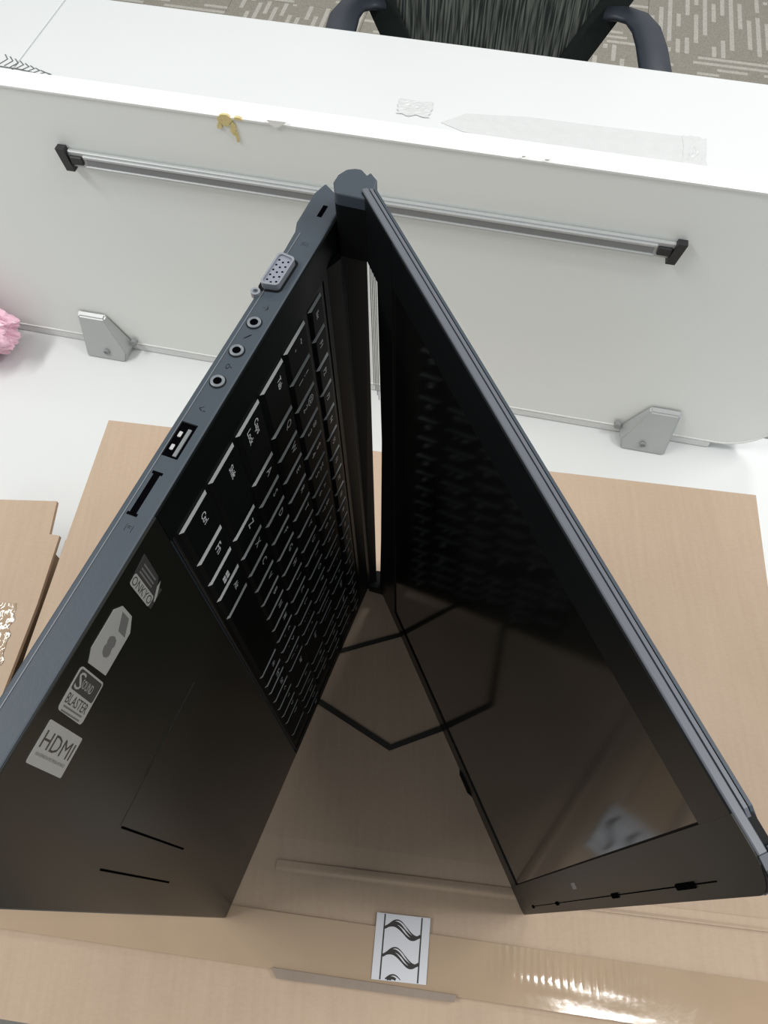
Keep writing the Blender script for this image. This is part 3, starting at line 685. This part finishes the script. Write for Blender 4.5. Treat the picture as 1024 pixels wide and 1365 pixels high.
for x_ in (.0568, .0703, .0844):
    j = obj('audio_jack', lathe(bmesh.new(), [(.0029, -.001), (.0029, .0003), (.0026, .0004)], (x_, -.0056, ZT), 24), 'shell_dark', base)
    bm = bmesh.new(); rr_ = [(.0025, .0003), (.0025, .0008), (.0020, .0010), (.0015, .0008), (.0015, .0003)]
    lathe(bm, rr_, (x_, -.0056, ZT), 24); obj('ring', bm, 'jack_ring', j, smooth=False)
    obj('socket_hole', lathe(bmesh.new(), [(.00145, .0003), (.00145, .00087)], (x_, -.0056, ZT), 20), 'hole', j)
ub_ = obj('usb_port', boxbm(.1025, .1168, -.0092, -.0030, ZT-.001, ZT+.0003, bevel=.0003), 'hole', base)
bm = bmesh.new(); box(bm, .1030, .1164, -.0088, -.0084, ZT, ZT+.0007); box(bm, .1030, .1034, -.0088, -.0034, ZT, ZT+.0007); obj('metal_rim', bm, 'shell_dark', ub_)
obj('contact_tongue', boxbm(.1052, .1160, -.0052, -.0040, ZT, ZT+.0007), 'key_glint_tongue_grey', ub_)
for x_ in (.1066, .1118): obj('spring_contact', boxbm(x_, x_+.0022, -.0076, -.0064, ZT, ZT+.0007, bevel=.0002), 'chrome', ub_)
sd = obj('card_slot', boxbm(.1230, .1386, -.0078, -.0053, ZT-.001, ZT+.0003, bevel=.0002), 'hole', base)
bm = bmesh.new(); box(bm, .1226, .1236, -.0083, -.0048, ZT, ZT+.00035); box(bm, .1380, .1390, -.0083, -.0048, ZT, ZT+.00035); obj('slot_end', bm, 'hole', sd)
obj('lock_slot', boxbm(-.0078, -.0002, -.0075, -.0047, ZT-.001, ZT+.0003, bevel=.0005), 'hole', base)
for x_, s_ in ((.0150, '|O|'), (.0490, '-)'), (.0632, '/'), (.0774, 'o-'), (.0962, '<-'), (.1430, '|=|')):
    obj('port_icon', text_into(bmesh.new(), s_, Matrix.Translation((x_, -.0050, ZT+.0002)) @ Matrix.Rotation(math.pi/2, 4, 'Z'), .004, 0, fit=(.0024, .0024)), 'shell_dark', base)

# lid: x = from hinge to top edge, y = away from the user side, z as the base
TL = Matrix.Identity(4)
LIDX = [(.0000, .0), (.0000, .012), (.0066, .10), (.0144, .23), (.0152, .342), (.0020, .344)]     # lower edge, cut back between the hinges
def lidplate(x1, y0, y1, z0, z1, ins=0): return prism(bmesh.new(), [(x, min(max(z, z0), z1)) for x, z in LIDX if z <= z1]+[(.0020, z1), (x1-.008, z1), (x1-.002, z1-.003), (x1, z1-.008), (x1, z0)], y0, y1, 'y')
lid = obj('lid', lidplate(.2470, .0018, .0052, .0012, WL-.0012), 'shell_dark', lap, FL)
bm = bmesh.new()          # slim light frame round the lid, seen edge-on along the left side
box(bm, .0010, .2400, .0004, .0028, WL-.0022, WL, bevel=.0003); box(bm, .0030, .2478, .0004, .0028, 0, .0022, bevel=.0003); box(bm, .2462, .2480, .0004, .0028, 0, WL-.0085, bevel=.0003); prism(bm, [(.2400, WL), (.2446, WL-.0012), (.2473, WL-.0042), (.2480, WL-.0085), (.2460, WL-.0085), (.2440, WL-.0040), (.2400, WL-.0022)], .0004, .0028, 'y')
obj('side_frame', bm, 'shell_light', lid)
bm = lidplate(.2385, .0032, .0042, .001, WL-.0002); obj('back_cover', bm, 'shell_light', lid)
obj('cover_edge', lidplate(.2385, .0047, .0056, .002, WL-.0006), 'shell', lid)
obj('corner_cap', prism(bmesh.new(), rounded([(.2388, WL-.020), (.2482, WL-.020), (.2482, WL+.0003), (.2388, WL+.0003)], [0, 0, .008, 0], 5), .0031, .0062, 'y'), 'shell', lid)
obj('corner_cap', boxbm(.2388, .2482, .0031, .0062, -.0000, .020, bevel=.0012, seg=2), 'shell', lid)
# bezel frame: four dark glossy bars around the glass
AX0, AX1, AZ0, AZ1 = .0300, .2303, .0230, .3530
bm = prism(bmesh.new(), [(x, max(z, .0010)) for x, z in LIDX]+[(.0020, WL-.0008), (AX0, WL-.0008), (AX0, .0010)], 0, .0023, 'y'); box(bm, AX0, .2476, .0, .0022, AZ1, WL-.0008, bevel=.0003); box(bm, AX0, .2476, .0, .0022, .0010, AZ0, bevel=.0003)
obj('bezel', bm, 'bezel', lid)
obj('upper_bezel', prism(bmesh.new(), rounded([(AX1, .0006), (.2478, .0006), (.2478, WL-.0004), (AX1, WL-.0004)], [0, .004, .009, 0], 5), -.0001, .0017, 'y'), 'bezel_top', lid)['label'] = 'olive-black bezel bar with camera window'
obj('screen', boxbm(AX0+.0003, AX1-.0006, .0008, .0022, AZ0+.0003, AZ1-.0003), 'screen', lid)
for z_, hw in ((.0541, .0022), (.1300, .0030), (.2446, .0045), (.3216, .0075)): obj('rubber_bump', boxbm(.2428, .2446, -.0007, .0004, z_-hw, z_+hw, bevel=.0003), 'hole', lid)
obj('bezel_groove', boxbm(.2434, .2438, -.00015, .0004, .05, .345), 'hole', lid)
obj('camera_window', boxbm(.2362, .2392, -.00015, .0004, .1800, .1880, bevel=.0002), 'sticker_mid', lid)
obj('latch_bump', prism(bmesh.new(), [(.148, .0008), (.153, -.0016), (.166, -.0016), (.171, .0008)], .0006, .0030), 'shell_dark', lid)
# hinge: barrel ends, hinge cover and ribbed bright strip
hp = [(-.0024, -.0088), (-.0080, -.0073), (-.0112, -.0042), (-.0127, -.0002), (-.0120, .0028), (-.0105, .0049), (-.0066, .0056), (-.0076, .0074), (-.0024, .0080), (.0058, .0030), (.0052, -.0002), (-.0014, -.0080)]
hp = [(x*1.0, y) for x, y in hp]
for z0_, z1_, m_name in ((WL-.0065, WL-.0010, 'shell'), (.0010, .0110, 'shell_dark')):
    h_ = obj('hinge_cap', prism(bmesh.new(), hp, z0_, z1_), m_name, lid); m_ = h_.modifiers.new('b', 'BEVEL'); m_.width = .0006; m_.segments = 2; m_.limit_method = 'ANGLE'
obj('hinge_barrel', prism(bmesh.new(), hp, .3440, WL-.0064), 'shell_dark', lid)
# dark cover on the base side of the through-gap, its edge slightly slanted
def frustum(bm, p0, z0, p1, z1):
    A = [bm.verts.new((x+.019, y-.235, z0)) for x, y in p0]; B = [bm.verts.new((x+.019, y-.235, z1)) for x, y in p1]; n = len(p0)
    bm.faces.new(A[::-1]); bm.faces.new(B)
    for i in range(n): bm.faces.new((A[i], A[(i+1) % n], B[(i+1) % n], B[i]))
    return bm
bm = frustum(bmesh.new(), [(-.0166, .238), (-.0170, .246), (-.0205, .2465), (-.0290, .2440), (-.0240, .2340)], .004, [(-.0124, .238), (-.0128, .246), (-.0200, .2490), (-.0290, .2440), (-.0230, .2340)], .343)
obj('hinge_cover', bm, 'shell_dark', lap)
for q_ in range(4):
    a_ = -.0118+q_*.00075
    obj('gap_fin', frustum(bmesh.new(), [(a_-.0002, .239), (a_+.0001, .239), (a_+.0001, .241), (a_-.0002, .241)], .255-.004*q_, [(a_-.0002+.0004, .239), (a_+.0005, .239), (a_+.0005, .241), (a_+.0002, .241)], .345), 'sticker_mid', lap)
tag(lap, 'black laptop opened halfway, standing on its side edge on the large carton', 'laptop')
